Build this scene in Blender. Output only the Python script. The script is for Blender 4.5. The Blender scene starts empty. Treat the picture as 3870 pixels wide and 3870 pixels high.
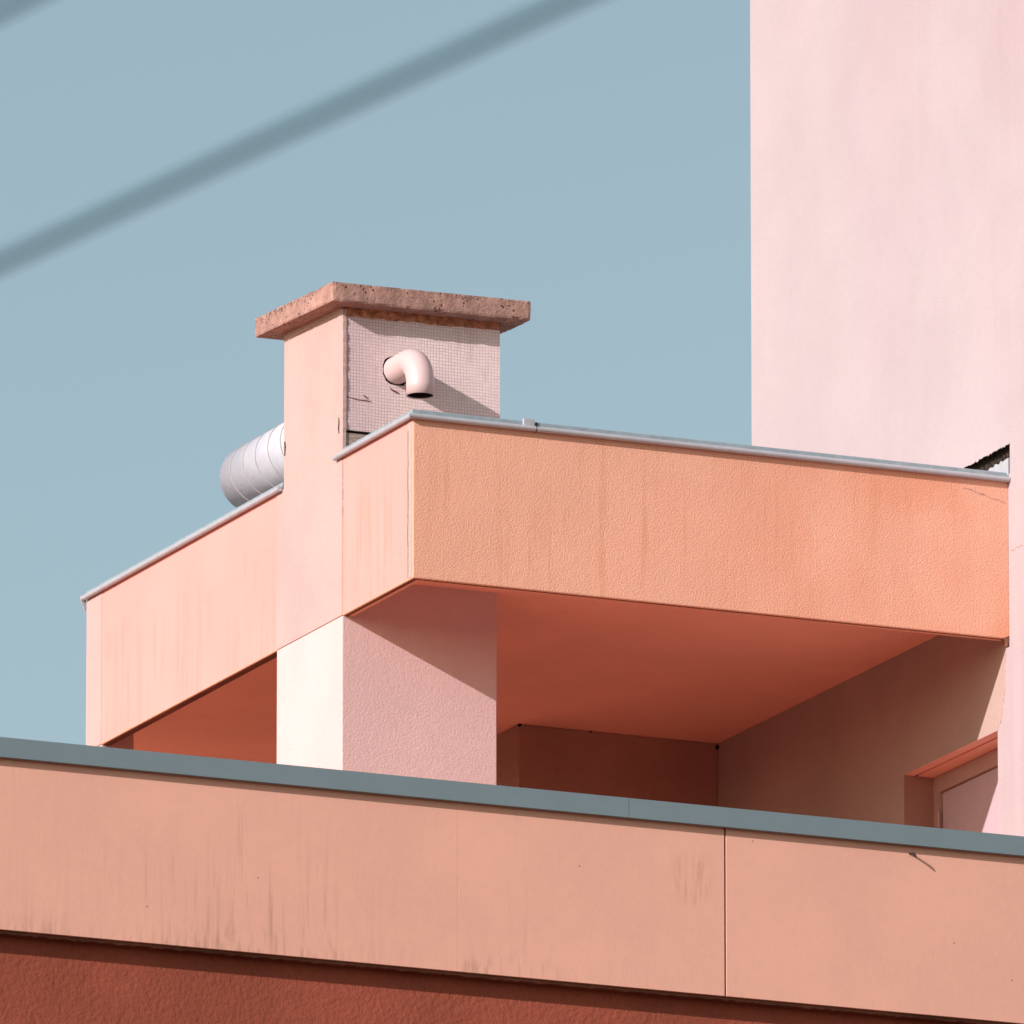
import bpy, bmesh, math, random
from mathutils import Vector, Matrix, noise
R = math.radians
random.seed(7)
scene = bpy.context.scene
col = scene.collection

# ------------------------------------------------------------------ camera
CAM = Vector((-50.1295, -115.4649, -30.1504))
YAW, PITCH = 0.4159927, 0.2392328
cam_d = bpy.data.cameras.new('camera')
cam = bpy.data.objects.new('camera', cam_d)
col.objects.link(cam)
fw = Vector((math.sin(YAW) * math.cos(PITCH), math.cos(YAW) * math.cos(PITCH), math.sin(PITCH)))
rt = Vector((math.cos(YAW), -math.sin(YAW), 0))
up = rt.cross(fw)
cam.matrix_world = Matrix(((rt.x, up.x, -fw.x, CAM.x), (rt.y, up.y, -fw.y, CAM.y), (rt.z, up.z, -fw.z, CAM.z), (0, 0, 0, 1)))
cam_d.sensor_width = 36
cam_d.lens = 561.474
cam_d.clip_start = 0.5
cam_d.clip_end = 20000
cam_d.dof.use_dof = True
cam_d.dof.focus_distance = 129.6
cam_d.dof.aperture_fstop = 8.0
scene.camera = cam

# ------------------------------------------------------------------ sky and sun
SUN_TRAVEL = Vector((1.0, 0.3687, -0.430)).normalized()
to_sun = -SUN_TRAVEL
SUN_EL = math.asin(to_sun.z)
SUN_AZ = math.atan2(to_sun.x, to_sun.y)
world = bpy.data.worlds.new('World')
scene.world = world
world.use_nodes = True
wn, wl = world.node_tree.nodes, world.node_tree.links
wn.clear()
wo = wn.new('ShaderNodeOutputWorld')
bg = wn.new('ShaderNodeBackground')
sky = wn.new('ShaderNodeTexSky')
sky.sky_type = 'NISHITA'
sky.sun_disc = False
sky.sun_elevation = SUN_EL
sky.sun_rotation = SUN_AZ
sky.air_density = 1.0
sky.dust_density = 1.5
sky.ozone_density = 1.0
hs = wn.new('ShaderNodeHueSaturation')
hs.inputs['Saturation'].default_value = 0.78
hs.inputs['Hue'].default_value = 0.5
wl.new(sky.outputs[0], hs.inputs['Color'])
tint = wn.new('ShaderNodeMix')
tint.data_type = 'RGBA'; tint.blend_type = 'MULTIPLY'
tint.inputs[0].default_value = 1.0
tint.inputs[7].default_value = (0.975, 1.02, 0.93, 1)
wl.new(hs.outputs[0], tint.inputs[6])
wl.new(tint.outputs[2], bg.inputs['Color'])
bg.inputs['Strength'].default_value = 0.067
wl.new(bg.outputs[0], wo.inputs['Surface'])

sun_d = bpy.data.lights.new('sun', 'SUN')
sun_d.energy = 3.2
sun_d.angle = R(0.53)
sun_d.color = (1.0, 0.875, 0.85)
sun = bpy.data.objects.new('sun', sun_d)
col.objects.link(sun)
sun.rotation_euler = SUN_TRAVEL.to_track_quat('-Z', 'Y').to_euler()
sun.location = (-30, -30, 60)

scene.view_settings.view_transform = 'Standard'
scene.view_settings.look = 'None'
scene.view_settings.gamma = 1.0
scene.view_settings.exposure = 1.0
scene.render.engine = 'CYCLES'
scene.cycles.max_bounces = 10
scene.cycles.diffuse_bounces = 8
scene.cycles.use_denoising = True

# ------------------------------------------------------------------ helpers
def tag(o, label=None, cat=None, group=None, kind=None):
    for k, v in (('label', label), ('category', cat), ('group', group), ('kind', kind)):
        if v: o[k] = v
    return o

def empty(name, loc, label, cat, group=None):
    o = bpy.data.objects.new(name, None)
    col.objects.link(o)
    o.location = loc
    return tag(o, label, cat, group)

def obj(name, bm, m, parent=None, smooth=False, label=None):
    """links a bmesh modelled in world coordinates as ONE mesh object"""
    bmesh.ops.recalc_face_normals(bm, faces=bm.faces)
    me = bpy.data.meshes.new(name)
    if smooth:
        for f in bm.faces: f.smooth = True
    bm.to_mesh(me); bm.free()
    for mm in (m if isinstance(m, (list, tuple)) else [m]):
        me.materials.append(mm)
    o = bpy.data.objects.new(name, me)
    col.objects.link(o)
    if parent:
        o.parent = parent
        off = Vector(parent.location)
        p = parent.parent
        while p: off += Vector(p.location); p = p.parent
        o.location = -off
    if label: o['label'] = label
    return o

def box(bm, a, b, bevel=0.0, seg=2):
    x0, y0, z0 = a; x1, y1, z1 = b
    vs = [bm.verts.new(p) for p in ((x0,y0,z0),(x1,y0,z0),(x1,y1,z0),(x0,y1,z0),(x0,y0,z1),(x1,y0,z1),(x1,y1,z1),(x0,y1,z1))]
    fs = [bm.faces.new([vs[i] for i in f]) for f in ((0,3,2,1),(4,5,6,7),(0,1,5,4),(1,2,6,5),(2,3,7,6),(3,0,4,7))]
    if bevel:
        es = {e for f in fs for e in f.edges}
        bmesh.ops.bevel(bm, geom=list(es), offset=bevel, segments=seg, affect='EDGES', profile=0.5)

def boxm(a, b, bevel=0.0, seg=2):
    bm = bmesh.new(); box(bm, a, b, bevel, seg); return bm

def prism(bm, pts, vec):
    """extrudes the closed outline pts along vec"""
    vec = Vector(vec)
    a = [bm.verts.new(p) for p in pts]
    b = [bm.verts.new(Vector(p) + vec) for p in pts]
    bm.faces.new(a); bm.faces.new(b[::-1])
    n = len(pts)
    for i in range(n):
        bm.faces.new((a[i], b[i], b[(i + 1) % n], a[(i + 1) % n]))

def tube(bm, pts, r, seg=24, caps=True, rings=None):
    pts = [Vector(p) for p in pts]
    prev = None; loops = []
    t0 = (pts[1] - pts[0]).normalized()
    ref = Vector((0, 0, 1)) if abs(t0.z) < 0.9 else Vector((1, 0, 0))
    n = (ref - t0 * ref.dot(t0)).normalized()
    for i, p in enumerate(pts):
        if i == 0: t = pts[1] - pts[0]
        elif i == len(pts) - 1: t = pts[-1] - pts[-2]
        else: t = (pts[i + 1] - pts[i]).normalized() + (pts[i] - pts[i - 1]).normalized()
        t.normalize()
        n = (n - t * n.dot(t)).normalized()
        b = t.cross(n)
        rr = r[i] if isinstance(r, (list, tuple)) else r
        loops.append([bm.verts.new(p + (n * math.cos(k * math.tau / seg) + b * math.sin(k * math.tau / seg)) * rr) for k in range(seg)])
    for l0, l1 in zip(loops, loops[1:]):
        for k in range(seg):
            bm.faces.new((l0[k], l0[(k + 1) % seg], l1[(k + 1) % seg], l1[k]))
    if caps:
        bm.faces.new(loops[0][::-1]); bm.faces.new(loops[-1])
    return loops

def jag(p, q, n, amp, axis, seed):
    """points from p to q with an irregular offset along axis"""
    rnd = random.Random(seed)
    p, q, axis = Vector(p), Vector(q), Vector(axis)
    out = []
    for i in range(n + 1):
        k = 0 if i in (0, n) else rnd.uniform(-amp, amp)
        out.append(p.lerp(q, i / n) + axis * k)
    return out

def ribbon(path, wid, wdir, ndir, thick=0.003):
    """thin crack or slit: a strip of width wid following path, thick proud along ndir"""
    bm = bmesh.new(); wdir = Vector(wdir); ndir = Vector(ndir)
    a = []; b = []
    n = len(path)
    for i, p in enumerate(path):
        w = wid * (0.35 + 0.65 * math.sin(math.pi * (i + 0.5) / n)) * random.uniform(.6, 1.2)
        a.append(Vector(p) + wdir * w / 2); b.append(Vector(p) - wdir * w / 2)
    outline = a + b[::-1]
    vs = [bm.verts.new(p + ndir * thick) for p in outline]
    v2 = [bm.verts.new(p - ndir * .002) for p in outline]
    m = len(outline)
    for i in range(n - 1):
        bm.faces.new((vs[i], vs[i + 1], vs[m - 2 - i], vs[m - 1 - i]))
    for i in range(m):
        bm.faces.new((vs[i], v2[i], v2[(i + 1) % m], vs[(i + 1) % m]))
    return bm

# ------------------------------------------------------------------ materials
def newmat(name, rough=0.9, spec=0.25, metal=0.0):
    m = bpy.data.materials.new(name); m.use_nodes = True
    nt = m.node_tree; bs = nt.nodes['Principled BSDF']
    bs.inputs['Roughness'].default_value = rough
    bs.inputs['Specular IOR Level'].default_value = spec
    bs.inputs['Metallic'].default_value = metal
    return m, nt, bs

def N(nt, t, **kw):
    n = nt.nodes.new(t)
    for k, v in kw.items():
        if k in n.inputs.keys(): n.inputs[k].default_value = v
        else: setattr(n, k, v)
    return n

def coords(nt, scale=(1, 1, 1)):
    tc = N(nt, 'ShaderNodeTexCoord'); mp = N(nt, 'ShaderNodeMapping')
    mp.inputs['Scale'].default_value = scale
    nt.links.new(tc.outputs['Object'], mp.inputs['Vector'])
    return mp.outputs[0]

def noise_n(nt, scale, detail=4, rough=.55, vs=(1, 1, 1)):
    n = N(nt, 'ShaderNodeTexNoise'); n.inputs['Scale'].default_value = scale
    n.inputs['Detail'].default_value = detail; n.inputs['Roughness'].default_value = rough
    nt.links.new(coords(nt, vs), n.inputs['Vector'])
    return n.outputs['Fac']

def mrange(nt, src, a, b, c=0.0, d=1.0, smooth=True):
    n = N(nt, 'ShaderNodeMapRange'); n.interpolation_type = 'SMOOTHSTEP' if smooth else 'LINEAR'
    for k, v in zip(('From Min', 'From Max', 'To Min', 'To Max'), (a, b, c, d)): n.inputs[k].default_value = v
    nt.links.new(src, n.inputs['Value'])
    return n.outputs['Result']

def math_n(nt, op, a, b):
    n = N(nt, 'ShaderNodeMath'); n.operation = op
    for i, s in enumerate((a, b)):
        if isinstance(s, (int, float)): n.inputs[i].default_value = s
        else: nt.links.new(s, n.inputs[i])
    return n.outputs[0]

def mixc(nt, fac, a, b, blend='MIX'):
    n = N(nt, 'ShaderNodeMix'); n.data_type = 'RGBA'; n.blend_type = blend
    if isinstance(fac, (int, float)): n.inputs[0].default_value = fac
    else: nt.links.new(fac, n.inputs[0])
    for i, s in ((6, a), (7, b)):
        if isinstance(s, tuple): n.inputs[i].default_value = (*s, 1)
        else: nt.links.new(s, n.inputs[i])
    return n.outputs[2]

def axis_out(nt, ax):
    s = N(nt, 'ShaderNodeSeparateXYZ'); nt.links.new(coords(nt), s.inputs[0]); return s.outputs[ax]

def plaster(name, base, grain=45, bump=.5, dist=.006, mott=.05, coarse=.4, streaks=(), rough=.92, spots=0.0, fine=1.0):
    """rendered wall paint; streaks: (amount, colour, lengthwise scale, threshold, [(axis, a, b) windows])"""
    m, nt, bs = newmat(name, rough, .2)
    c = base
    dark = tuple(v * (1 - mott * 2) for v in base)
    lite = tuple(min(.95, v * (1 + mott)) for v in base)
    c = mixc(nt, mrange(nt, noise_n(nt, .9, 5, .6), .35, .65), dark, lite)
    f2 = mrange(nt, noise_n(nt, 14, 4, .7), .3, .7, 1 - mott, 1 + mott * .5)
    sc = N(nt, 'ShaderNodeCombineColor')
    for i in range(3): nt.links.new(f2, sc.inputs[i])
    c = mixc(nt, 1.0, c, sc.outputs[0], 'MULTIPLY')
    for amt, scol, ln, th, wins in streaks:
        f = mrange(nt, noise_n(nt, 1.0, 6, .62, (11 * fine, 11 * fine, ln)), th, th + .22)
        f = math_n(nt, 'MULTIPLY', f, mrange(nt, noise_n(nt, .8, 2, .5, (1.3, 1.3, .9)), .38, .62, .15, 1))
        for ax, a, b in wins:
            f = math_n(nt, 'MULTIPLY', f, mrange(nt, axis_out(nt, ax), a, b))
        c = mixc(nt, math_n(nt, 'MULTIPLY', f, amt), c, scol)
    if spots:
        v = N(nt, 'ShaderNodeTexVoronoi'); v.inputs['Scale'].default_value = 3.4
        nt.links.new(coords(nt), v.inputs['Vector'])
        f = mrange(nt, v.outputs['Distance'], .022, .036, 1, 0)
        c = mixc(nt, math_n(nt, 'MULTIPLY', f, spots), c, tuple(x * .35 for x in base))
    nt.links.new(c, bs.inputs['Base Color'])
    h = math_n(nt, 'ADD', noise_n(nt, grain, 3, .6), math_n(nt, 'MULTIPLY', noise_n(nt, grain * .22, 3, .5), coarse))
    b = N(nt, 'ShaderNodeBump'); b.inputs['Strength'].default_value = bump; b.inputs['Distance'].default_value = dist
    nt.links.new(h, b.inputs['Height']); nt.links.new(b.outputs[0], bs.inputs['Normal'])
    return m

def simple(name, base, rough=.6, spec=.4, metal=0.0, var=.08, scale=6, bump=0, vs=(1, 1, 1)):
    m, nt, bs = newmat(name, rough, spec, metal)
    c = mixc(nt, mrange(nt, noise_n(nt, scale, 5, .65, vs), .3, .7), tuple(v * (1 - var * 1.5) for v in base), tuple(min(.95, v * (1 + var)) for v in base))
    nt.links.new(c, bs.inputs['Base Color'])
    if bump:
        b = N(nt, 'ShaderNodeBump'); b.inputs['Strength'].default_value = bump; b.inputs['Distance'].default_value = .004
        nt.links.new(noise_n(nt, scale * 5, 4, .6), b.inputs['Height']); nt.links.new(b.outputs[0], bs.inputs['Normal'])
    return m

M = {}
PEACH = (.70, .375, .270)
M['peach'] = plaster('peach_render', PEACH, grain=62, bump=.75, dist=.007, mott=.02, coarse=.3,
                     streaks=((.62, (.62, .235, .13), .10, .14, ((0, 1.2, 5.7),)), (.5, (.58, .27, .16), .7, .48, ())))  # first layer reddens to the right: faded paint, with light falloff painted in
M['peach_sun_toned'] = plaster('peach_render_sun_toned', (.60, .290, .262), grain=62, bump=.6, dist=.006, mott=.02, coarse=.3,
                    streaks=((.55, (.50, .225, .18), .6, .44, ((2, 1.15, .75),)),))  # copy of the peach for the sunlit left face, toned down against overexposure
M['pale_pink'] = plaster('pale_pink_render', (.575, .419, .418), grain=62, bump=.65, dist=.006, mott=.02, coarse=.3,
                         streaks=((.15, (.5, .36, .35), .7, .52, ()),))
M['peach_smooth'] = plaster('peach_smooth_band', (.43, .305, .29), grain=60, bump=.25, dist=.003, mott=.03)
M['soffit'] = plaster('orange_soffit_paint', (.82, .46, .365), grain=70, bump=.15, dist=.003, mott=.025)
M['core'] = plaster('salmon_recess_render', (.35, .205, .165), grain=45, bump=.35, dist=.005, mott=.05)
M['tower'] = plaster('blush_pink_render', (.372, .318, .335), grain=55, bump=.7, dist=.004, mott=.02, coarse=.6, fine=.45,
                     streaks=((.45, (.345, .248, .275), .06, .2, ((1, 5.2, -.2), (2, 1.8, 6.6))), (.35, (.35, .26, .29), .12, .44, ((1, 4.2, .2),)), (.15, (.36, .27, .30), .3, .5, ())))  # first layer paints a vignette: darker pink towards the top right
M['reveal'] = plaster('shade_toned_reveal', (.30, .165, .135), grain=60, bump=.3, dist=.003, mott=.05)  # same paint as the lintel, darkened: jamb shade put into the colour
M['tower_recess'] = plaster('peachy_blush_render', (.36, .275, .25), grain=38, bump=.3, dist=.004, mott=.03)
M['stack'] = plaster('chimney_render', (.42, .305, .285), grain=50, bump=.35, dist=.004, mott=.03)
M['fascia'] = plaster('salmon_fascia_paint', (.69, .378, .294), grain=40, bump=.25, dist=.004, mott=.018, coarse=.7, spots=.7, fine=2.0,
                      streaks=((.5, (.27, .16, .12), 1.2, .50, ((0, -.2, -3.2), (2, -2.8, -3.7))),
                               (.42, (.42, .20, .13), 2.4, .40, ((0, .78, .92), (0, 1.24, 1.12), (2, -2.78, -2.95), (2, -3.32, -3.15))),
                               (.5, (.36, .20, .15), .9, .55, ((0, 1.5, -3.0),)),
                               (.5, (.26, .15, .11), 4.0, .47, ((2, -3.70, -3.95), (0, 2.6, -.5)))))
M['brick_red'] = plaster('brick_red_render', (.28, .072, .044), grain=26, bump=.8, dist=.010, mott=.06, coarse=.6)
M['drip'] = plaster('dark_brown_drip_edge', (.17, .065, .042), grain=40, bump=.4, dist=.006, mott=.15)  # plain dark brown for the drip edges
M['zinc'] = simple('weathered_zinc', (.40, .41, .45), .5, .5, .2, .05, 10, .1)
M['zinc_blue'] = simple('blue_grey_zinc', (.27, .34, .38), .5, .5, .2, .10, 12, .1)
M['coping_grey'] = simple('grey_painted_steel', (.155, .212, .238), .5, .5, 0, .025, 2, .03)
M['dark'] = simple('black_gap', (.012, .012, .013), .95, .1, 0, .3, 20)
M['rubble'] = simple('dark_broken_masonry', (.035, .026, .022), .95, .1, 0, .6, 30, 1.0)
M['crack'] = simple('dark_crack_line', (.16, .075, .05), .95, .1, 0, .3, 20)  # dark brown shared by cracks, tears, joint filler and corner dirt
M['crack_pale'] = simple('hairline_crack', (.50, .30, .28), .95, .1, 0, .3, 20)
M['pipe'] = simple('pink_plastic_pipe', (.52, .39, .39), .42, .4, 0, .02, 4)
M['pipe_in'] = simple('dark_pipe_inside', (.02, .018, .018), .9, .1)  # near-black inner surface of the pipe
M['door'] = simple('pale_pink_door_paint', (.42, .33, .37), .5, .3, 0, .03, 4)
M['door_frame'] = simple('pink_door_frame_paint', (.36, .235, .215), .5, .3, 0, .03, 4)
M['board'] = simple('weathered_board', (.33, .25, .22), .9, .2, 0, .35, 5, .5, (2, 2, 30))
M['mortar'] = simple('rust_brown_mortar', (.40, .17, .10), .95, .1, 0, .35, 18, .8)
M['terrace'] = simple('terracotta_paving', (.62, .26, .165), .85, .2, 0, .15, 3)
M['roof'] = simple('gravel_roof', (.50, .45, .42), .95, .1, 0, .2, 8)
M['cable'] = simple('black_cable_sheath', (.015, .06, .07), .6, .3)
M['iron'] = simple('rusty_iron', (.03, .02, .018), .7, .3, 0, .3, 60)
M['ground'] = simple('dusty_ground', (.20, .12, .085), .95, .1, 0, .25, .05)

# concrete cap: pink tinted, pitted, darker weathered spots
m, nt, bs = newmat('pitted_pink_concrete', .95, .15)
c = mixc(nt, mrange(nt, noise_n(nt, 7, 6, .7), .3, .7), (.25, .150, .125), (.415, .250, .210))
c = mixc(nt, math_n(nt, 'MULTIPLY', mrange(nt, noise_n(nt, 38, 5, .75), .56, .68), .75), c, (.10, .055, .045))
c = mixc(nt, math_n(nt, 'MULTIPLY', mrange(nt, noise_n(nt, 1.0, 4, .6, (16, 16, 2)), .52, .72), .45), c, (.20, .11, .09))
v = N(nt, 'ShaderNodeTexVoronoi'); v.inputs['Scale'].default_value = 26; nt.links.new(coords(nt), v.inputs['Vector'])
pit = mrange(nt, v.outputs['Distance'], .16, .30, 1, 0)
pit = math_n(nt, 'MULTIPLY', pit, mrange(nt, noise_n(nt, 9, 2, .5), .44, .54))
c = mixc(nt, math_n(nt, 'MULTIPLY', pit, .9), c, (.05, .028, .022))
grime = math_n(nt, 'MULTIPLY', mrange(nt, noise_n(nt, 24, 5, .7), .44, .60), mrange(nt, axis_out(nt, 2), 2.715, 2.80))
c = mixc(nt, math_n(nt, 'MULTIPLY', grime, .85), c, (.085, .055, .048))
nt.links.new(c, bs.inputs['Base Color'])
h = math_n(nt, 'SUBTRACT', math_n(nt, 'ADD', noise_n(nt, 40, 5, .7), noise_n(nt, 10, 3, .6)), pit)
b = N(nt, 'ShaderNodeBump'); b.inputs['Strength'].default_value = .7; b.inputs['Distance'].default_value = .007
nt.links.new(h, b.inputs['Height']); nt.links.new(b.outputs[0], bs.inputs['Normal'])
M['concrete'] = m

# mosaic panel: small square tiles on the chimney front
m, nt, bs = newmat('mauve_mosaic_tiles', .7, .3)
sx = N(nt, 'ShaderNodeSeparateXYZ'); nt.links.new(coords(nt), sx.inputs[0])
cx = N(nt, 'ShaderNodeCombineXYZ'); nt.links.new(sx.outputs[0], cx.inputs[0]); nt.links.new(sx.outputs[2], cx.inputs[1])
br = N(nt, 'ShaderNodeTexBrick'); br.offset = 0.0; br.squash = 1.0
for k, vv in (('Scale', 1.0), ('Mortar Size', .0042), ('Mortar Smooth', .5), ('Brick Width', .0275), ('Row Height', .0265), ('Bias', 0.0)):
    br.inputs[k].default_value = vv
br.inputs['Color1'].default_value = (.74, .615, .61, 1); br.inputs['Color2'].default_value = (.66, .54, .535, 1); br.inputs['Mortar'].default_value = (.53, .41, .405, 1)
wv = N(nt, 'ShaderNodeVectorMath'); wv.operation = 'MULTIPLY_ADD'
wn_ = N(nt, 'ShaderNodeTexNoise'); wn_.inputs['Scale'].default_value = 3.5
nt.links.new(cx.outputs[0], wn_.inputs['Vector'])
nt.links.new(wn_.outputs['Color'], wv.inputs[0]); wv.inputs[1].default_value = (.022, .030, 0); nt.links.new(cx.outputs[0], wv.inputs[2])
nt.links.new(wv.outputs[0], br.inputs['Vector'])
c = mixc(nt, math_n(nt, 'MULTIPLY', mrange(nt, noise_n(nt, 2.2, 5, .6), .4, .65), .3), br.outputs['Color'], (.70, .585, .60))
c = mixc(nt, math_n(nt, 'MULTIPLY', mrange(nt, noise_n(nt, 1.0, 5, .6, (9, 9, 1.5)), .55, .75), .5), c, (.46, .33, .325))
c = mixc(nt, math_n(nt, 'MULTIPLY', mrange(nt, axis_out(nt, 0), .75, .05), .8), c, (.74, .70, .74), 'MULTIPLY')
nt.links.new(c, bs.inputs['Base Color'])
h = math_n(nt, 'SUBTRACT', math_n(nt, 'MULTIPLY', noise_n(nt, 5, 3, .6), .8), br.outputs['Fac'])
b = N(nt, 'ShaderNodeBump'); b.inputs['Strength'].default_value = .6; b.inputs['Distance'].default_value = .005
nt.links.new(h, b.inputs['Height']); nt.links.new(b.outputs[0], bs.inputs['Normal'])
M['mosaic'] = m

# spiral duct: dull galvanised white with scuffs near the underside
m, nt, bs = newmat('pale_spiral_duct', .8, .25, 0)
c = mixc(nt, mrange(nt, noise_n(nt, 5, 4, .6), .35, .65), (.375, .40, .46), (.41, .435, .49))
f = math_n(nt, 'MULTIPLY', mrange(nt, noise_n(nt, 1, 6, .75, (60, 9, 60)), .58, .66), mrange(nt, axis_out(nt, 2), 2.02, 1.75))
c = mixc(nt, math_n(nt, 'MULTIPLY', f, .8), c, (.14, .13, .14))
nt.links.new(c, bs.inputs['Base Color'])
M['duct'] = m

# ------------------------------------------------------------------ dimensions (X along the front, Y into depth, Z up)
L = 5.358; T = .09; S = .326; HW = 1.34; D = 5.77
FLOOR = -2.62; GROUND = -31.8
Y1, Y2, YE = 1.444, 2.818, 6.956
XC = 1.383

# ------------------------------------------------------------------ ground
bm = bmesh.new()
q = 6000
bm.faces.new([bm.verts.new(p) for p in ((-q, -q, GROUND), (q, -q, GROUND), (q, q, GROUND), (-q, q, GROUND))])
tag(obj('ground', bm, M['ground']), kind='structure', label='dusty pale brown ground around the buildings')

# ------------------------------------------------------------------ blush tower behind
tower = empty('tower_building', (L, 2, GROUND), 'tall plain blush pink tower wall rising behind the peach rooftop block', 'building')
bm = bmesh.new()
def wq(pts): bm.faces.new([bm.verts.new((L, y, z)) for y, z in pts])
YN, YF, ZT = -3.02, 5.06, 9.5
DY0, DY1, DZ = .235, 2.046, -.722
wq([(YN, GROUND), (8.9, GROUND), (8.9, FLOOR), (YN, FLOOR)])
wq([(YN, FLOOR), (DY0, FLOOR), (DY0, DZ), (YN, DZ)])
coat = [(.05, .5), (.05, .02), (.06, -.10), (.09, -.25), (.085, -.40), (.13, -.52), (.15, -.60), (.17, -.665), (.215, -.69), (DY0, DZ)]
wq([(DY1, FLOOR), (8.9, FLOOR), (8.9, DZ), (DY1, DZ)])
wq(coat + [(8.9, DZ), (8.9, .5)])
bm.faces.ensure_lookup_table()
for f in bm.faces[-2:]: f.material_index = 1
wq([(YN, DZ)] + coat[::-1] + [(8.9, .5), (8.9, 1.30), (YN, 1.30)])
wq([(YN, 1.30), (YF, 1.30), (YF, 1.40), (YN, 1.40)])
wq([(YN, 1.40), (-.035, 1.40), (-.035, 1.66), (YN, 1.66)])
wq([(3.0, 1.40), (YF, 1.40), (YF, 1.66), (3.0, 1.66)])
edge = [(v.y, v.z) for v in jag((0, -.035, 1.655), (0, 3.0, 1.60), 190, .009, (0, 0, 1), 3)]
edge[0] = (-.035, 1.66); edge[-1] = (3.0, 1.66)
wq([(YN, 1.66)] + edge + [(YF, 1.66), (YF, ZT), (YN, ZT)])
X2 = L + 7
for pts in (((L, YF, 1.3), (X2, YF, 1.3), (X2, YF, ZT), (L, YF, ZT)),
            ((L, YN, GROUND), (X2, YN, GROUND), (X2, YN, ZT), (L, YN, ZT)),
            ((X2, YN, GROUND), (X2, 8.9, GROUND), (X2, 8.9, ZT), (X2, YN, ZT)),
            ((L, YN, ZT), (X2, YN, ZT), (X2, YF, ZT), (L, YF, ZT)),
            ((L, 8.9, GROUND), (X2, 8.9, GROUND), (X2, 8.9, 1.3), (L, 8.9, 1.3)),
            ((L, YF, 1.3), (X2, YF, 1.3), (X2, 8.9, 1.3), (L, 8.9, 1.3))):
    bm.faces.new([bm.verts.new(p) for p in pts])
obj('wall', bm, [M['tower'], M['tower_recess']], tower)
# opening: reveal, grooved lintel underside, frame, leaf
bm = bmesh.new()
RD = .30
def quad(*pts): bm.faces.new([bm.verts.new(p) for p in pts])
quad((L, DY1, FLOOR), (L + RD, DY1, FLOOR), (L + RD, DY1, DZ), (L, DY1, DZ))
obj('door_jamb', bm, M['reveal'], tower)
bm = bmesh.new()
quad((L, DY0, FLOOR), (L + RD, DY0, FLOOR), (L + RD, DY0, DZ), (L, DY0, DZ))
obj('door_jamb', bm, M['reveal'], tower)
g0, g1 = L + .095, L + .125
bm = bmesh.new()
quad((L, DY0, DZ), (g0, DY0, DZ), (g0, DY1, DZ), (L, DY1, DZ))
quad((g1, DY0, DZ), (L + RD, DY0, DZ), (L + RD, DY1, DZ), (g1, DY1, DZ))
quad((g0, DY0, DZ), (g0, DY0, DZ + .04), (g0, DY1, DZ + .04), (g0, DY1, DZ))
quad((g1, DY0, DZ), (g1, DY0, DZ + .04), (g1, DY1, DZ + .04), (g1, DY1, DZ))
quad((g0, DY0, DZ + .04), (g1, DY0, DZ + .04), (g1, DY1, DZ + .04), (g0, DY1, DZ + .04))
obj('door_lintel', bm, M['soffit'], tower)  # brighter orange copy of the jamb paint, bounce light put into the colour
door = bpy.data.objects.new('door', None); col.objects.link(door); door.parent = tower
door.location = Vector((L + RD, 1.1, FLOOR)) - Vector(tower.location)
xf = L + RD
bm = bmesh.new()
box(bm, (xf - .03, DY0, DZ - .145), (xf + .06, DY1, DZ - .002))
box(bm, (xf - .03, DY1 - .11, FLOOR), (xf + .06, DY1 - .003, DZ - .146))
box(bm, (xf - .03, DY0 + .003, FLOOR), (xf + .06, DY0 + .11, DZ - .146))
obj('door_frame', bm, M['door_frame'], door)
obj('door_leaf', boxm((xf, DY0 + .115, FLOOR + .01), (xf + .05, DY1 - .115, DZ - .15), .004), M['door'], door)
bm = bmesh.new(); tube(bm, [(xf - .035, DY1 - .113, -1.17), (xf - .035, DY1 - .113, -1.03)], .017, 12)
obj('hinge', bm, M['door_frame'], door)
# broken chase with the roof flashing tucked in
obj('wall_gap', boxm((L + .07, -.2, 1.35), (L + .09, 3.1, 1.75)), M['rubble'], tower)
bm = bmesh.new()
quad((L + .069, -.034, 1.39), (L + .069, -.034, 1.75), (L + .003, -.034, 1.70), (L + .003, -.034, 1.39))
obj('gap_edge', bm, M['dark'], tower)
bm = bmesh.new()
fl = jag((L - .008, -.02, 1.535), (L - .008, .55, 1.515), 16, .012, (0, 0, 1), 9)
prism(bm, [(L - .008, -.02, 1.385)] + [tuple(v) for v in fl] + [(L - .008, .55, 1.385)], (.014, 0, 0))
obj('flashing', bm, M['zinc'], tower)
cr = [(L, -.03, .752), (L, -.07, .735), (L, -.11, .741), (L, -.15, .752), (L, -.19, .738), (L, -.24, .746), (L, -.30, .726), (L, -.36, .735)]
obj('crack', ribbon(cr, .014, (0, 0, 1), (-1, 0, 0)), M['crack_pale'], tower)
cr = [(L, .06, -.10), (L, .09, -.25), (L, .085, -.40), (L, .13, -.52), (L, .15, -.60), (L, .17, -.665), (L, .215, -.69), (L, .235, -.72)]
obj('crack', ribbon(cr, .012, (0, 1, 0), (-1, 0, 0)), M['crack_pale'], tower)

# ------------------------------------------------------------------ peach rooftop block
pent = empty('rooftop_pavilion', (2.7, 3.4, FLOOR), 'peach rooftop block with deep overhanging parapet on a square pale column', 'building')
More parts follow.
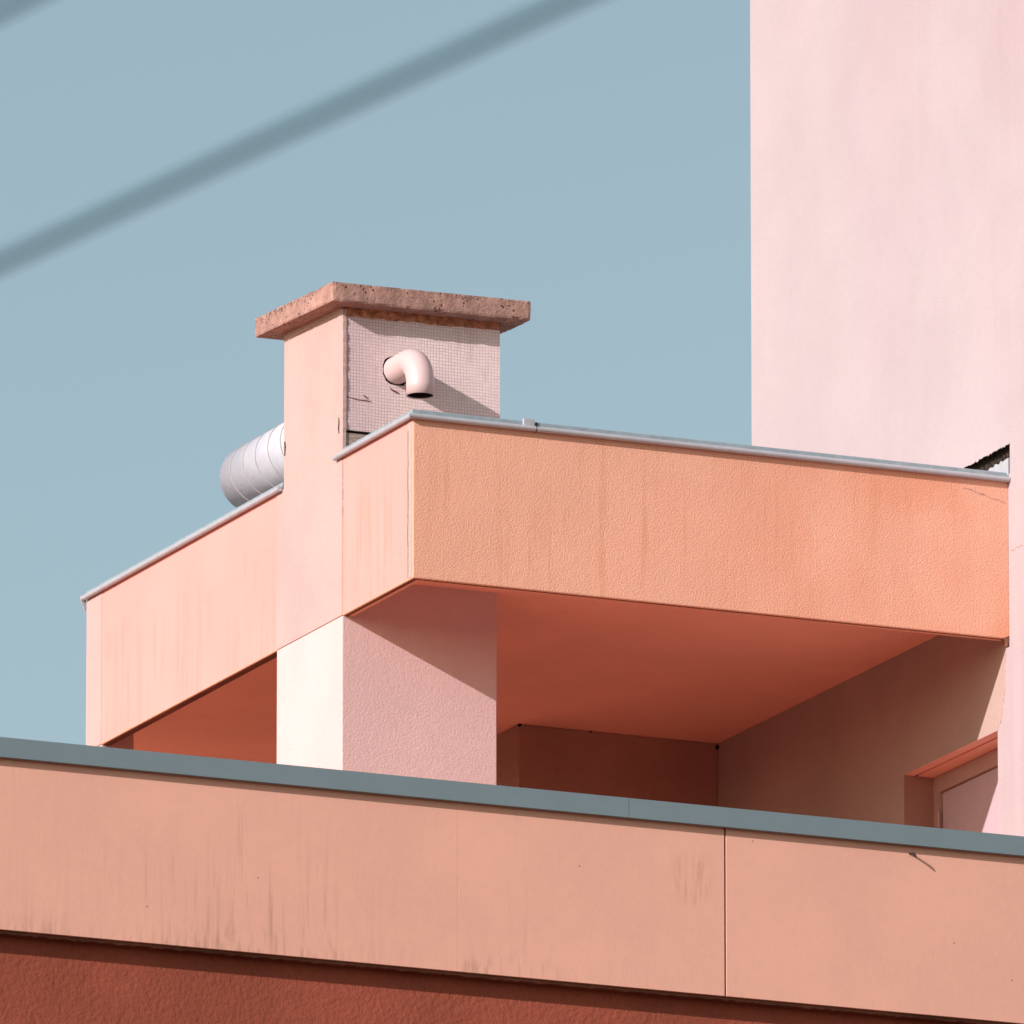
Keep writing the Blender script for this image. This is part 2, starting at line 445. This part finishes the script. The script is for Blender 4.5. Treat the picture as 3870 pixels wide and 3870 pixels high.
# the hanging parapet ring (front, left side, back) as one piece
bm = bmesh.new()
ring = [(0, 0), (L - .002, 0), (L - .002, T), (T, T), (T, YE), (0, YE)]
prism(bm, [(x, y, 0) for x, y in ring], (0, 0, HW))
bm.edges.ensure_lookup_table()
es = []
for e in bm.edges:
    m_ = (e.verts[0].co + e.verts[1].co) / 2
    d_ = (e.verts[0].co - e.verts[1].co)
    if abs(m_.x) < 1e-4 and abs(m_.y) < 1e-4 and abs(d_.z) > .5: es.append(e)
    elif m_.z < 1e-4 and (abs(m_.y) < 1e-4 or abs(m_.x) < 1e-4): es.append(e)
bmesh.ops.bevel(bm, geom=es, offset=.012, segments=3, affect='EDGES', profile=.5)
bm.normal_update()
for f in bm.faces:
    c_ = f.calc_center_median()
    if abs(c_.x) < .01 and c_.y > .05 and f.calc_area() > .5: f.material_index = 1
obj('parapet', bm, [M['peach'], M['peach_sun_toned']], pent)
# dark brown drip edges under the parapet
bm = bmesh.new()
box(bm, (.014, .016, -.0035), (L - .004, .034, .01))
box(bm, (.014, .036, -.0035), (.048, Y1 - .004, .01))
box(bm, (.014, Y2 + .004, -.0035), (T - .004, YE - .34, .01))
obj('drip_edge', bm, M['drip'], pent)
roof_plan = [(T - .01, T - .01), (L - .002, T - .01), (L - .002, 8.5), (.75, 8.5), (T - .01, YE - .005)]
bm = bmesh.new(); prism(bm, [(x, y, S) for x, y in roof_plan], (0, 0, .7)); obj('soffit', bm, M['soffit'], pent)
deck_plan = [(.03, .03), (L - .003, .03), (L - .003, 8.49), (.76, 8.49), (.03, YE - .03)]
bm = bmesh.new(); prism(bm, [(x, y, 1.04) for x, y in deck_plan], (0, 0, .335)); obj('roof_deck', bm, M['roof'], pent)
# column (notched under the parapet)
bm = bmesh.new()
prism(bm, [(0, Y1, FLOOR), (XC, Y1, FLOOR), (XC, Y1, S + .03), (T + .002, Y1, S + .03), (T + .002, Y1, -.002), (0, Y1, -.002)], (0, Y2 - Y1, 0))
es = [e for e in bm.edges if abs((e.verts[0].co - e.verts[1].co).z) > 1 and (e.verts[0].co.y < Y1 + .01 or e.verts[0].co.x < .01)]
bmesh.ops.bevel(bm, geom=es, offset=.008, segments=2, affect='EDGES', profile=.5)
obj('column', bm, M['pale_pink'], pent)
obj('corner_pier', boxm((.003, YE - .335, FLOOR), (.30, YE - .003, S + .03), .008), M['peach_smooth'], pent)
obj('pilaster', boxm((-.005, Y1, .004), (.02, Y2, HW)), M['peach_smooth'], pent)
obj('corner_band', boxm((-.004, .014, .014), (.02, .085, HW - .02)), M['peach_smooth'], pent)
obj('corner_band', boxm((-.004, YE - .335, .004), (.02, YE, HW - .02)), M['peach_smooth'], pent)
cr = [Vector(p) for p in jag((-.004, .087, .02), (-.004, .087, 1.25), 26, .004, (0, 1, 0), 4)]
obj('crack', ribbon(cr, .010, (0, 1, 0), (-1, 0, 0)), M['crack'], pent)
cr = jag((0, Y1 - .012, .78), (0, Y1 - .008, 1.33), 12, .003, (0, 1, 0), 8)
obj('crack', ribbon(cr, .012, (0, 1, 0), (-1, 0, 0)), M['crack_pale'], pent)
cr = [(L - .42, 0, 1.245), (L - .34, 0, 1.235), (L - .29, 0, 1.215), (L - .22, 0, 1.205), (L - .16, 0, 1.182), (L - .10, 0, 1.175), (L - .03, 0, 1.150)]
obj('crack', ribbon(cr, .009, (0, 0, 1), (0, -1, 0)), M['crack_pale'], pent)
# dirt pocket where the parapet meets the tower
bm = bmesh.new(); prism(bm, [(L - .060, -.003, .002), (L - .035, -.003, .014), (L - .004, -.003, .028), (L - .004, -.003, -.035), (L - .014, -.003, -.058), (L - .030, -.003, -.022)], (0, .05, 0))
obj('open_corner', bm, M['crack'], pent)
# soot and cobweb spots in the corners of the recess
for px, py, pz, rr_ in ((L - .012, D - .012, S - .035, .018), (L - 1.862, D - .004, S - .012, .014), (L - 1.2, D - .004, S - .010, .009)):
    bm = bmesh.new()
    bmesh.ops.create_icosphere(bm, subdivisions=2, radius=rr_, matrix=Matrix.Translation((px, py, pz)))
    for v_ in bm.verts: v_.co += Vector((1.4, .3, .8)) * noise.noise(v_.co * 60) * .010
    obj('dirt_spot', bm, M['dark'], pent)
# added wall, out of view, keeping sun out of the recess
obj('sun_block_wall', boxm((.02, Y2 + .002, FLOOR), (.16, YE - .337, -1.5), .008), M['peach'], pent)
# stair core in the back of the recess
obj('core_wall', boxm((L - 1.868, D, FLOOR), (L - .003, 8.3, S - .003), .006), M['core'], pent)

# metal copings: a round drip bead below an upright strip
def coping(path, name, joint=False):
    """path: plan points of the wall line with outward unit offsets"""
    bm = bmesh.new()
    def prof(ox):
        bead = [(.030 + .023 * math.cos(t * math.tau / 14), 1.347 + .023 * math.sin(t * math.tau / 14)) for t in range(14)]
        strip = [(.012, 1.364), (.004, 1.372), (.002, 1.407), (-.008, 1.413), (-.22, 1.418), (-.22, 1.38), (-.02, 1.342), (.012, 1.342)]
        return bead, strip
    bead, strip = prof(0)
    for pr in (bead, strip):
        loops = []
        for (x, y), (nx, ny) in path:
            loops.append([bm.verts.new((x + nx * o, y + ny * o, z)) for o, z in pr])
        n = len(pr)
        for a, b_ in zip(loops, loops[1:]):
            for k in range(n):
                f_ = bm.faces.new((a[k], a[(k + 1) % n], b_[(k + 1) % n], b_[k])); f_.material_index = 0 if pr is bead else 1
        for lp in (loops[0][::-1], loops[-1]): bm.faces.new(lp).material_index = 0 if pr is bead else 1
    return obj(name, bm, [M['zinc'], M['zinc_blue']], pent)
coping([((0, 1.545), (-1, 0)), ((0, .022), (-1, -.0)), ((0, .001), (-1, -1))], 'coping')
coping([((.001, 0), (-1, -1)), ((.022, 0), (0, -1)), ((1.076, 0), (0, -1))], 'coping')
c3 = coping([((1.086, 0), (0, -1)), ((L - .004, 0), (0, -1))], 'coping')
coping([((0, YE + .02), (-1, 0)), ((0, 2.69), (-1, 0))], 'coping')
clip = obj('joint_clip', boxm((.975, -.022, 1.364), (1.076, .01, 1.428), .003), M['zinc'], pent)
obj('joint_clip', boxm((1.0765, -.046, 1.327), (1.0855, .0, 1.40)), M['dark'], pent, label='dark open butt joint between two lengths of zinc coping')
bm = bmesh.new(); prism(bm, [(-.052, YE + .021, 1.335), (-.05, YE + .021, 1.37), (.0, YE + .021, 1.36), (-.001, YE + .021, 1.215)], (0, .012, 0))
obj('coping_end', bm, M['zinc'], pent)

# ------------------------------------------------------------------ chimney
chim = empty('chimney', (.7, 2.05, 1.37), 'square peach chimney with mosaic front and overhanging pitted concrete cap', 'chimney')
CY0, CY1, CX1, CT = 1.439, 2.67, 1.409, 2.56
obj('stack', boxm((.012, CY0 + .03, 1.376), (CX1 - .004, CY1 - .004, CT + .06)), M['stack'], chim)
# plaster skin on the left face, ragged front edge
bm = bmesh.new()
e1 = [tuple(v) for v in jag((-.004, 1.434, 1.3405), (-.004, 1.434, CT + .03), 36, .004, (0, 1, 0), 5)]
prism(bm, e1 + [(-.004, CY1, CT + .06), (-.004, CY1, 1.3405)], (.03, 0, 0))
obj('plaster_skin', bm, M['stack'], chim)
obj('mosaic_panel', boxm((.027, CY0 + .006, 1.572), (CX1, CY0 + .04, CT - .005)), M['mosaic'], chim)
obj('base_board', boxm((.027, CY0 + .010, 1.378), (.60, CY0 + .045, 1.548)), M['board'], chim)
obj('bottom_slot', boxm((.027, CY0 + .024, 1.549), (CX1 - .01, CY0 + .04, 1.571)), M['dark'], chim)
bm = bmesh.new()
prism(bm, [tuple(v) for v in jag((.02, CY0 - .002, 2.535), (CX1 + .004, CY0 - .002, 2.553), 40, .008, (0, 0, 1), 11)] + [(CX1 + .004, CY0 - .002, 2.66), (.02, CY0 - .002, 2.66)], (0, .9, 0))
obj('mortar_bed', bm, M['mortar'], chim)
obj('mortar_bed', boxm((-.008, CY0 + .02, CT + .031), (.019, CY1 + .005, 2.70)), M['stack'], chim)
# ragged hole round the pipe and torn spots
bm = bmesh.new()
rr = random.Random(2)
cpt = Vector((.478, CY0 + .002, 2.115))
vs = [bm.verts.new(cpt + Vector((math.cos(t * math.tau / 40), 0, math.sin(t * math.tau / 40))) * (.126 + rr.uniform(-.006, .008))) for t in range(40)]
v2 = [bm.verts.new(v.co + Vector((0, .006, 0))) for v in vs]
bm.faces.new(vs); bm.faces.new(v2[::-1])
for i in range(40): bm.faces.new((vs[i], v2[i], v2[(i + 1) % 40], vs[(i + 1) % 40]))
obj('pipe_hole', bm, M['dark'], chim)
obj('tear', ribbon([(.03, CY0 + .005, 1.852), (.09, CY0 + .005, 1.842), (.14, CY0 + .005, 1.836), (.20, CY0 + .005, 1.835), (.25, CY0 + .005, 1.832)], .008, (0, 0, 1), (0, -1, 0)), M['crack'], chim)
obj('tear', ribbon([(.185, CY0 + .005, 1.878), (.20, CY0 + .005, 1.868), (.225, CY0 + .005, 1.852)], .014, (0, 0, 1), (0, -1, 0)), M['crack'], chim)
obj('tear', ribbon([(.42, CY0 + .005, 1.965), (.445, CY0 + .005, 1.945), (.475, CY0 + .005, 1.935), (.50, CY0 + .005, 1.925)], .015, (0, 0, 1), (0, -1, 0)), M['crack'], chim)
obj('tear', ribbon([(-.004, 1.515, 1.685), (-.004, 1.512, 1.64), (-.004, 1.520, 1.60), (-.004, 1.512, 1.55)], .022, (0, 1, 0), (-1, 0, 0)), M['dark'], chim)
obj('tear', ribbon([(-.004, CY1 - .02, 1.74), (-.004, CY1 - .028, 1.69), (-.004, CY1 - .022, 1.62)], .035, (0, 1, 0), (-1, 0, 0)), M['dark'], chim)
# the cap: rough slab, slightly tilted
bm = bmesh.new()
NX, NY, NZ = 60, 56, 8
def cap_pt(u, v, w):
    x = -.17 + 1.785 * u; y = 1.268 + 1.655 * v
    return Vector((x, y, 2.600 + .016 * u + .072 * v + .172 * w))
gv = {}
def gvert(i, j, k):
    if (i, j, k) not in gv: gv[(i, j, k)] = bm.verts.new(cap_pt(i / NX, j / NY, k / NZ))
    return gv[(i, j, k)]
for i in range(NX):
    for j in range(NY):
        for k in (0, NZ): bm.faces.new((gvert(i, j, k), gvert(i + 1, j, k), gvert(i + 1, j + 1, k), gvert(i, j + 1, k)))
for k in range(NZ):
    for i in range(NX):
        for j in (0, NY): bm.faces.new((gvert(i, j, k), gvert(i + 1, j, k), gvert(i + 1, j, k + 1), gvert(i, j, k + 1)))
    for j in range(NY):
        for i in (0, NX): bm.faces.new((gvert(i, j, k), gvert(i, j + 1, k), gvert(i, j + 1, k + 1), gvert(i, j, k + 1)))
cen = cap_pt(.5, .5, .5)
for (i, j, k), vtx in gv.items():
    onedge = (i in (0, NX)) + (j in (0, NY)) + (k in (0, NZ))
    p = vtx.co.copy()
    nz = noise.fractal(p * 9, .8, 2.0, 4) * .0022 + noise.noise(p * 31) * .0012
    dirv = Vector(((-1 if i == 0 else 1 if i == NX else 0), (-1 if j == 0 else 1 if j == NY else 0), (-1 if k == 0 else 1 if k == NZ else 0)))
    vtx.co += dirv * nz
    if onedge >= 2: vtx.co -= dirv * (.005 + max(0, noise.noise(p * 14)) * .007)
obj('cap', bm, M['concrete'], chim, smooth=False)

# ------------------------------------------------------------------ vent elbow on the chimney front
vent = empty('vent_pipe', (.478, CY0, 2.115), 'short pink elbow pipe poking out of the mosaic chimney front and turned down', 'pipe')
path = [(.478, 1.50, 2.117), (.478, 1.32, 2.117), (.478, 1.20, 2.117)]
rb = .235; yc = 1.185
for t in range(1, 17):
    an = t / 16 * math.pi / 2
    path.append((.478, yc - rb * math.sin(an), 2.117 - rb * (1 - math.cos(an))))
path.append((.478, yc - rb, 1.79))
bm = bmesh.new(); tube(bm, path, .116, 40, caps=False)
lo = tube(bm, path, .1085, 40, caps=False)
bm.verts.ensure_lookup_table()
n = len(bm.verts)
outer = bm.verts[:][n // 2 - 40:n // 2]; inner = lo[-1]
for k in range(40): bm.faces.new((outer[k], outer[(k + 1) % 40], inner[(k + 1) % 40], inner[k]))
obj('elbow', bm, M['pipe'], vent, smooth=True)
bm = bmesh.new(); tube(bm, path[:-1] + [(.478, yc - rb, 1.797)], .1075, 32, caps=False)
obj('pipe_lining', bm, M['pipe_in'], vent, smooth=True)

# ------------------------------------------------------------------ spiral duct on the roof, behind the left parapet
DX, DZc, DR = .55, 1.927, .285
duct = empty('ventilation_duct', (DX, 3.7, 1.376), 'fat pale grey spiral duct lying on the roof left of the chimney', 'duct')
bm = bmesh.new(); tube(bm, [(DX, CY1 + .001, DZc), (DX, 4.685, DZc)], DR, 64)
o = obj('duct_pipe', bm, M['duct'], duct)
for p in o.data.polygons: p.use_smooth = len(p.vertices) == 4
yy = CY1 + .10
bm = bmesh.new(); pts = []
turns = 7.2
for t in range(int(turns * 60)):
    an = t / 60 * math.tau
    pts.append((DX + (DR + .001) * math.cos(an), CY1 + .03 + t / 60 * .27, DZc - (DR + .001) * math.sin(an)))
tube(bm, pts, .0065, 6)
obj('seam', bm, simple('dark_duct_seam', (.30, .28, .30), .7, .3), duct)
for yy in (3.0,):
    obj('duct_saddle', boxm((DX - .2, yy, 1.377), (DX + .2, yy + .06, DZc - DR + .05)), M['zinc'], duct)

# ------------------------------------------------------------------ lower building in front
low = empty('lower_building', (0, 0, GROUND), 'red building below with a salmon band and grey metal edge in front', 'building')
YP = -3.2; PZ0, PZ1 = -3.97, -2.50
def panel(x0, x1):
    bm = bmesh.new()
    box(bm, (x0, YP, PZ0), (x1, YP + .10, PZ1), .0015)
    return obj('fascia_panel', bm, M['fascia'], low)
panel(-13.99, -1.0006); panel(-.9994, 1.303); panel(1.319, 15.98)
bm = bmesh.new(); box(bm, (1.3035, YP + .03, PZ0 + .02), (1.3185, YP + .09, PZ1)); obj('joint_filler', bm, M['crack'], low)
bm = bmesh.new()
pts = jag((-13.99, YP + .026, PZ0 - .026), (15.98, YP + .026, PZ0 - .026), 900, .006, (0, 0, 1), 21)
prism(bm, [tuple(p) for p in pts] + [(15.98, YP + .026, PZ0 - .001), (-13.99, YP + .026, PZ0 - .001)], (0, .06, 0))
obj('drip_edge', bm, M['drip'], low)
YR = YP + .135
for x0, x1 in ((-14, .452), (.456, 16)):
    bm = bmesh.new()
    pr = [(-3.252, -2.455), (-3.252, -2.612), (-3.240, -2.618), (-3.240, -2.475), (-2.80, -2.47), (-2.80, -2.445)]
    prism(bm, [(x0, y, z) for y, z in pr], (x1 - x0, 0, 0))
    obj('coping', bm, M['coping_grey'], low)
obj('terrace_floor', boxm((-13.98, YP + .102, FLOOR - .2), (15.97, 14, FLOOR)), M['terrace'], low)
obj('wall', boxm((-13.9, YR, GROUND), (15.9, 13.9, FLOOR - .21)), M['brick_red'], low)

# a bent nail sticking out of the salmon band
bm = bmesh.new()
tube(bm, [(2.925, YP + .02, -2.672), (2.928, YP - .03, -2.676), (2.935, YP - .062, -2.688), (2.950, YP - .072, -2.712)], [.009, .009, .011, .006], 10)
tag(obj('nail', bm, M['iron']), 'small dark bent nail sticking out of the salmon band at right', 'nail')

# ------------------------------------------------------------------ overhead cables close to the camera
def cable(p, d, label):
    d = Vector(d).normalized(); p = Vector(p)
    pts = [p + d * t + Vector((0, 0, .0006 * max(0, abs(t) - 4) ** 2)) for t in range(-46, 47, 2)]
    bm = bmesh.new(); tube(bm, pts, .0108, 12)
    tag(obj('overhead_cable', bm, M['cable'], smooth=True), label, 'cable', 'blurred overhead cables')
cable((-39.9999, -90.3142, -23.0915), (-.2139, 1.9747, 0), 'long blurred dark cable crossing the sky from the left edge to the top')
cable((-40.6232, -91.8531, -23.0915), (-.19, 1.9747, 0), 'blurred dark cable cutting only the upper left corner of the sky')
